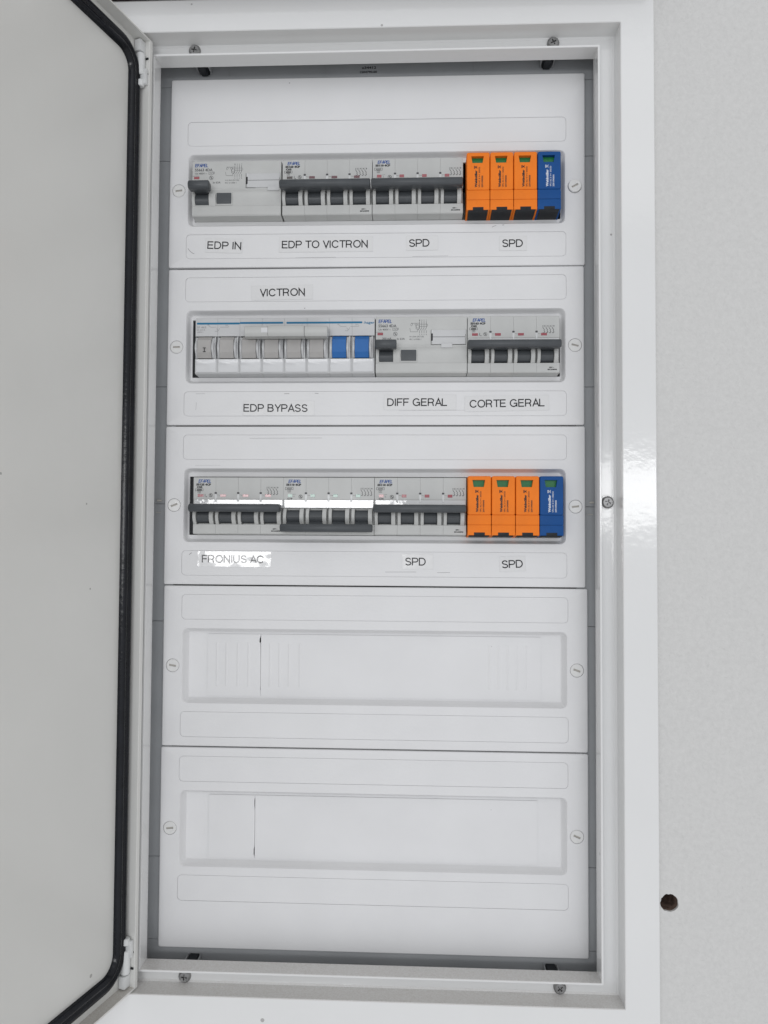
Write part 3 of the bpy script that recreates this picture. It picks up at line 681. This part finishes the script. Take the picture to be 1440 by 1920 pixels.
SG = "plug-in surge protectors at the right end of a row"
def make_spd(x0, row, blue, label, W=18.05):
    body = BLUE if blue else ORANGE
    r = empty("surge_protector", x0, 0, row, label, "surge protector", SG)
    F = -10.0; m = MB(); zt, zb = 22.6, -22.4
    c = .55
    outl = rrect(.1 + c, W - .1 - c, -6.75, zt - c, .8, 3)
    win = [(4.6, 14.2), (12.4, 14.2), (13.3, 19.6), (3.7, 19.6)]
    # upper face with the window opening
    fo = rrect(.1 + c, W - .1 - c, -6.6, zt - c, .9, 3); f1 = rrect(.2 + .15, W - .35, -6.95 + .1, zt - .15, 1.2, 3); f2 = rrect(.2, W - .2, -6.95, zt, 1.3, 3)
    m.fill([fo, win], F); m.loft([at_y(fo, F), at_y(f1, F + .3), at_y(f2, F + .8), at_y(f2, 6)])
    m.loft([at_y(win, F), at_y(win, F + 3.6)])
    for a, b in ((-14.45, -7.1), (-22.4, -14.6)):
        m.box(.2, W - .2, F, 6, a, b, .35)
    m.box(.6, W - .6, F + .6, 6, -15.2, -6.2)
    # tapering cheeks below, either side of the black foot
    for xa, xb in ((.1, 1.5), (W - 1.5, W - .1)):
        m.prism([(F + .3, -22.3), (8, -24.5), (8, -20), (F + .3, -20)], xa, xb, .15)
    m.build("cartridge", body, r, smooth=35)
    g_ = MB(); g_.rect(2.5, 14.5, 13, 20.6, F + 3.5); g_.build("indicator_window", GREEN, r, fix=False)
    k_ = MB(); k_.box(4.9, 13.2, F - .12, 4, -22.75, -20.2, .25)
    k_.prism([(F + .2, -22.5), (F + .6, -23.4), (7, -24.2), (20, -24.2), (20, -22.5)], 1.5, W - 1.5, .2)
    k_.box(6.0, 12.2, F - .35, F, -22.2, -21.6, .1, 1)
    k_.build("locking_foot", BLACK, r, smooth=40)
    t = MB(); yy = F - .07
    text("Weidmüller", t, 7.3, -4.9, 1.75, width=13.4, bold=.055, y=yy, rot=True)
    # square emblem of crossing strokes above the name
    ex, ez = 7.2, 10.9
    t.poly([(ex - 1.1, ez - 1.1), (ex - 1.1, ez + 1.1)], .4, yy); t.poly([(ex - 1.1, ez), (ex + 1.1, ez)], .35, yy)
    t.poly([(ex - .9, ez - 1.1), (ex + 1.1, ez + 1.1)], .35, yy); t.poly([(ex - .9, ez + 1.1), (ex + 1.1, ez - 1.1)], .35, yy)
    text("VPU AC II 3+1 300/50", t, 9.9, -4.9, 1.25, width=15.9, bold=.012, y=yy, rot=True)
    text("2591090000", t, 12.1, -4.9, 1.2, width=9.2, bold=.03, y=yy, rot=True)
    t.build("printed_lettering", WINK if blue else INK, r, fix=False)
    q = MB(); q.cyl(9.0, -17.4, 1.35, F - .1, F + .2, 20, .15); q.build("round_mark", body, r, smooth=40)
    return r

make_rcd(-143.9, 250, "grey single-lever switch at the left end of the top row", tiltb=.0, tab=(60.0, 69.4))
make_breaker(-72.2, 250, True, "four-pole breaker in the top row marked C63, with nearly black indicator windows", "55163", "C63", [DARKIND, DARKRED, DARKRED, DARKRED])
make_breaker(-1.4, 250, True, "four-pole breaker in the top row, directly left of the orange surge protectors, marked C10", "55110", "C10", [RED] * 4, True)
make_bypass(-139.6, 125, "wide changeover switch in the second row with six grey levers and two blue ones")
make_rcd(1.8, 125, "grey single-lever switch in the second row between the blue levers and the rightmost breaker")
make_breaker(72.8, 125, True, "four-pole breaker at the right end of the second row, with its bar handle up", "55163", "C63", [RED] * 4)
make_breaker(-139.4, 0, True, "four-pole breaker at the left end of the third row, marked C25, beside a dark gap", "55125", "C25", [RED] * 4)
make_breaker(-69.0, 0, False, "four-pole breaker switched off with its dark bar down and green windows", "55110", "C10", [GREEN2] * 4, True)
make_breaker(1.6, 0, True, "four-pole breaker in the third row, directly left of the orange surge protectors, with bar up", "55110", "C10", [RED] * 4, True)
names = ["first orange", "middle orange", "third orange"]
where = {250: "top row", 0: "third row"}
for row, xs in ((250, 71.3), (0, 72.6)):
    for k in range(4):
        if k < 3: lb = "%s surge protector in the %s, %s" % (names[k], where[row], ("right against the grey breaker", "between two other orange ones", "beside the blue one")[k])
        else: lb = "dark blue surge protector at the right end of the %s" % where[row]
        make_spd(xs + k * 18.12, row, k == 3, lb)

# DIN rails behind the device rows
for row in (250, 125, 0):
    b = MB(); b.box(-165, 165, 45, 52, row - 17.5, row + 17.5, .5)
    tag(b.build("mounting_rail", DIN), "steel rail behind the devices of the %s row" % {250: "top", 125: "second", 0: "third"}[row], "rail")

# black blocks added behind the left-end gaps to stand for the shade inside
for row, x0, x1 in ((125, -143.4, -139.8), (0, -143.4, -139.6)):
    b = MB(); b.box(x0 - 6, x1 - .1, 8.4, 36, row - 26, row + 26, .5)
    tag(b.build("gap_shade_block", BLACK), "added black block standing for the shade in the narrow gap left of the %s row" % ("second" if row else "third"), "shade block")

# ---------------------------------------------------------------- tape stickers
def sticker(s, x0, x1, zc, tx0, tx1, label, h=11.6, cap=5.8, tilt=0.0, dz=0.0, creased=False):
    root = empty("tape_sticker", (x0 + x1) / 2, 0, zc, label, "sticker", "printed tape stickers on the cover panels")
    hw = (x1 - x0) / 2; n = 14; mth = 3
    b = MB(); random.seed(sum(map(ord, s)) + int(zc))
    rows_ = []
    def yy(u, v):
        wv = .10 * math.sin(u * .31 + v * .5 + zc) + .06 * math.sin(u * .83 - v * .9)
        return -.22 - .05 * wv * 2
    vs = []; nx_ = max(8, int(hw * 2 / 2.0)); nz_ = 6
    for j in range(nz_ + 1):
        for i in range(nx_ + 1):
            u = -hw + 2 * hw * i / nx_; v = -h / 2 + h * j / nz_
            vs.append((u, yy(u, v), v))
    fs = [(j * (nx_ + 1) + i, j * (nx_ + 1) + i + 1, (j + 1) * (nx_ + 1) + i + 1, (j + 1) * (nx_ + 1) + i) for j in range(nz_) for i in range(nx_)]
    b.add(vs, fs)
    # thin edges down to the panel
    b.box(-hw, hw, -.14, -.02, -h / 2, h / 2)
    b.build("tape", TAPE_C if creased else TAPE, root, smooth=60, fix=False)
    t = MB(); strokes(s, t, tx0 - (x0 + x1) / 2, dz, cap, tx1 - tx0, wd=.145, y=-.36)
    t.build("lettering", TAPEINK_C if creased else TAPEINK, root, fix=False)
    root.rotation_euler = (0, tilt, 0)
    return root
sticker("EDP IN", -134.2, -104.4, 205.8, -132.4, -105.4, "clear tape sticker with two short words, left end of the strip below the top row", tilt=.035, dz=.1)
sticker("EDP TO VICTRON", -75.5, -1.0, 206.0, -73.0, -5.2, "longest clear tape sticker, three words, below the top row", h=12.2)
sticker("SPD", 25.0, 50.0, 206.2, 27.1, 43.2, "clear tape sticker reading SPD below the top row's grey breaker", tilt=-.01)
sticker("SPD", 97.5, 119.0, 205.2, 99.7, 115.8, "clear tape sticker reading SPD below the top row's orange units", tilt=.0)
sticker("VICTRON", -97.0, -48.0, 168.0, -89.9, -54.5, "clear tape sticker with one word above the second row's levers", tilt=-.012)
sticker("EDP BYPASS", -102.6, -46.0, 76.4, -102.0, -51.5, "clear tape sticker ending in BYPASS below the eight-lever switch", tilt=.006)
sticker("DIFF GERAL", 8.2, 64.5, 80.8, 10.9, 57.7, "clear tape sticker reading DIFF GERAL below the second row", tilt=0.0, h=12)
sticker("CORTE GERAL", 71.0, 136.0, 79.9, 74.8, 132.7, "clear tape sticker reading CORTE GERAL, slanting slightly upward", tilt=-.018, h=12)
sticker("FRONIUS AC", -136.8, -79.0, -42.0, -133.4, -84.8, "shiny creased tape sticker with glaring white reflection below the third row", h=12, tilt=.004, creased=True)
sticker("SPD", 23.0, 47.0, -43.0, 25.3, 41.2, "clear tape sticker reading SPD below the third row's grey breaker", tilt=0.0)
sticker("SPD", 97.8, 118.0, -44.3, 99.5, 115.6, "clear tape sticker reading SPD, slightly tilted, below the third row's orange units", tilt=-.045)
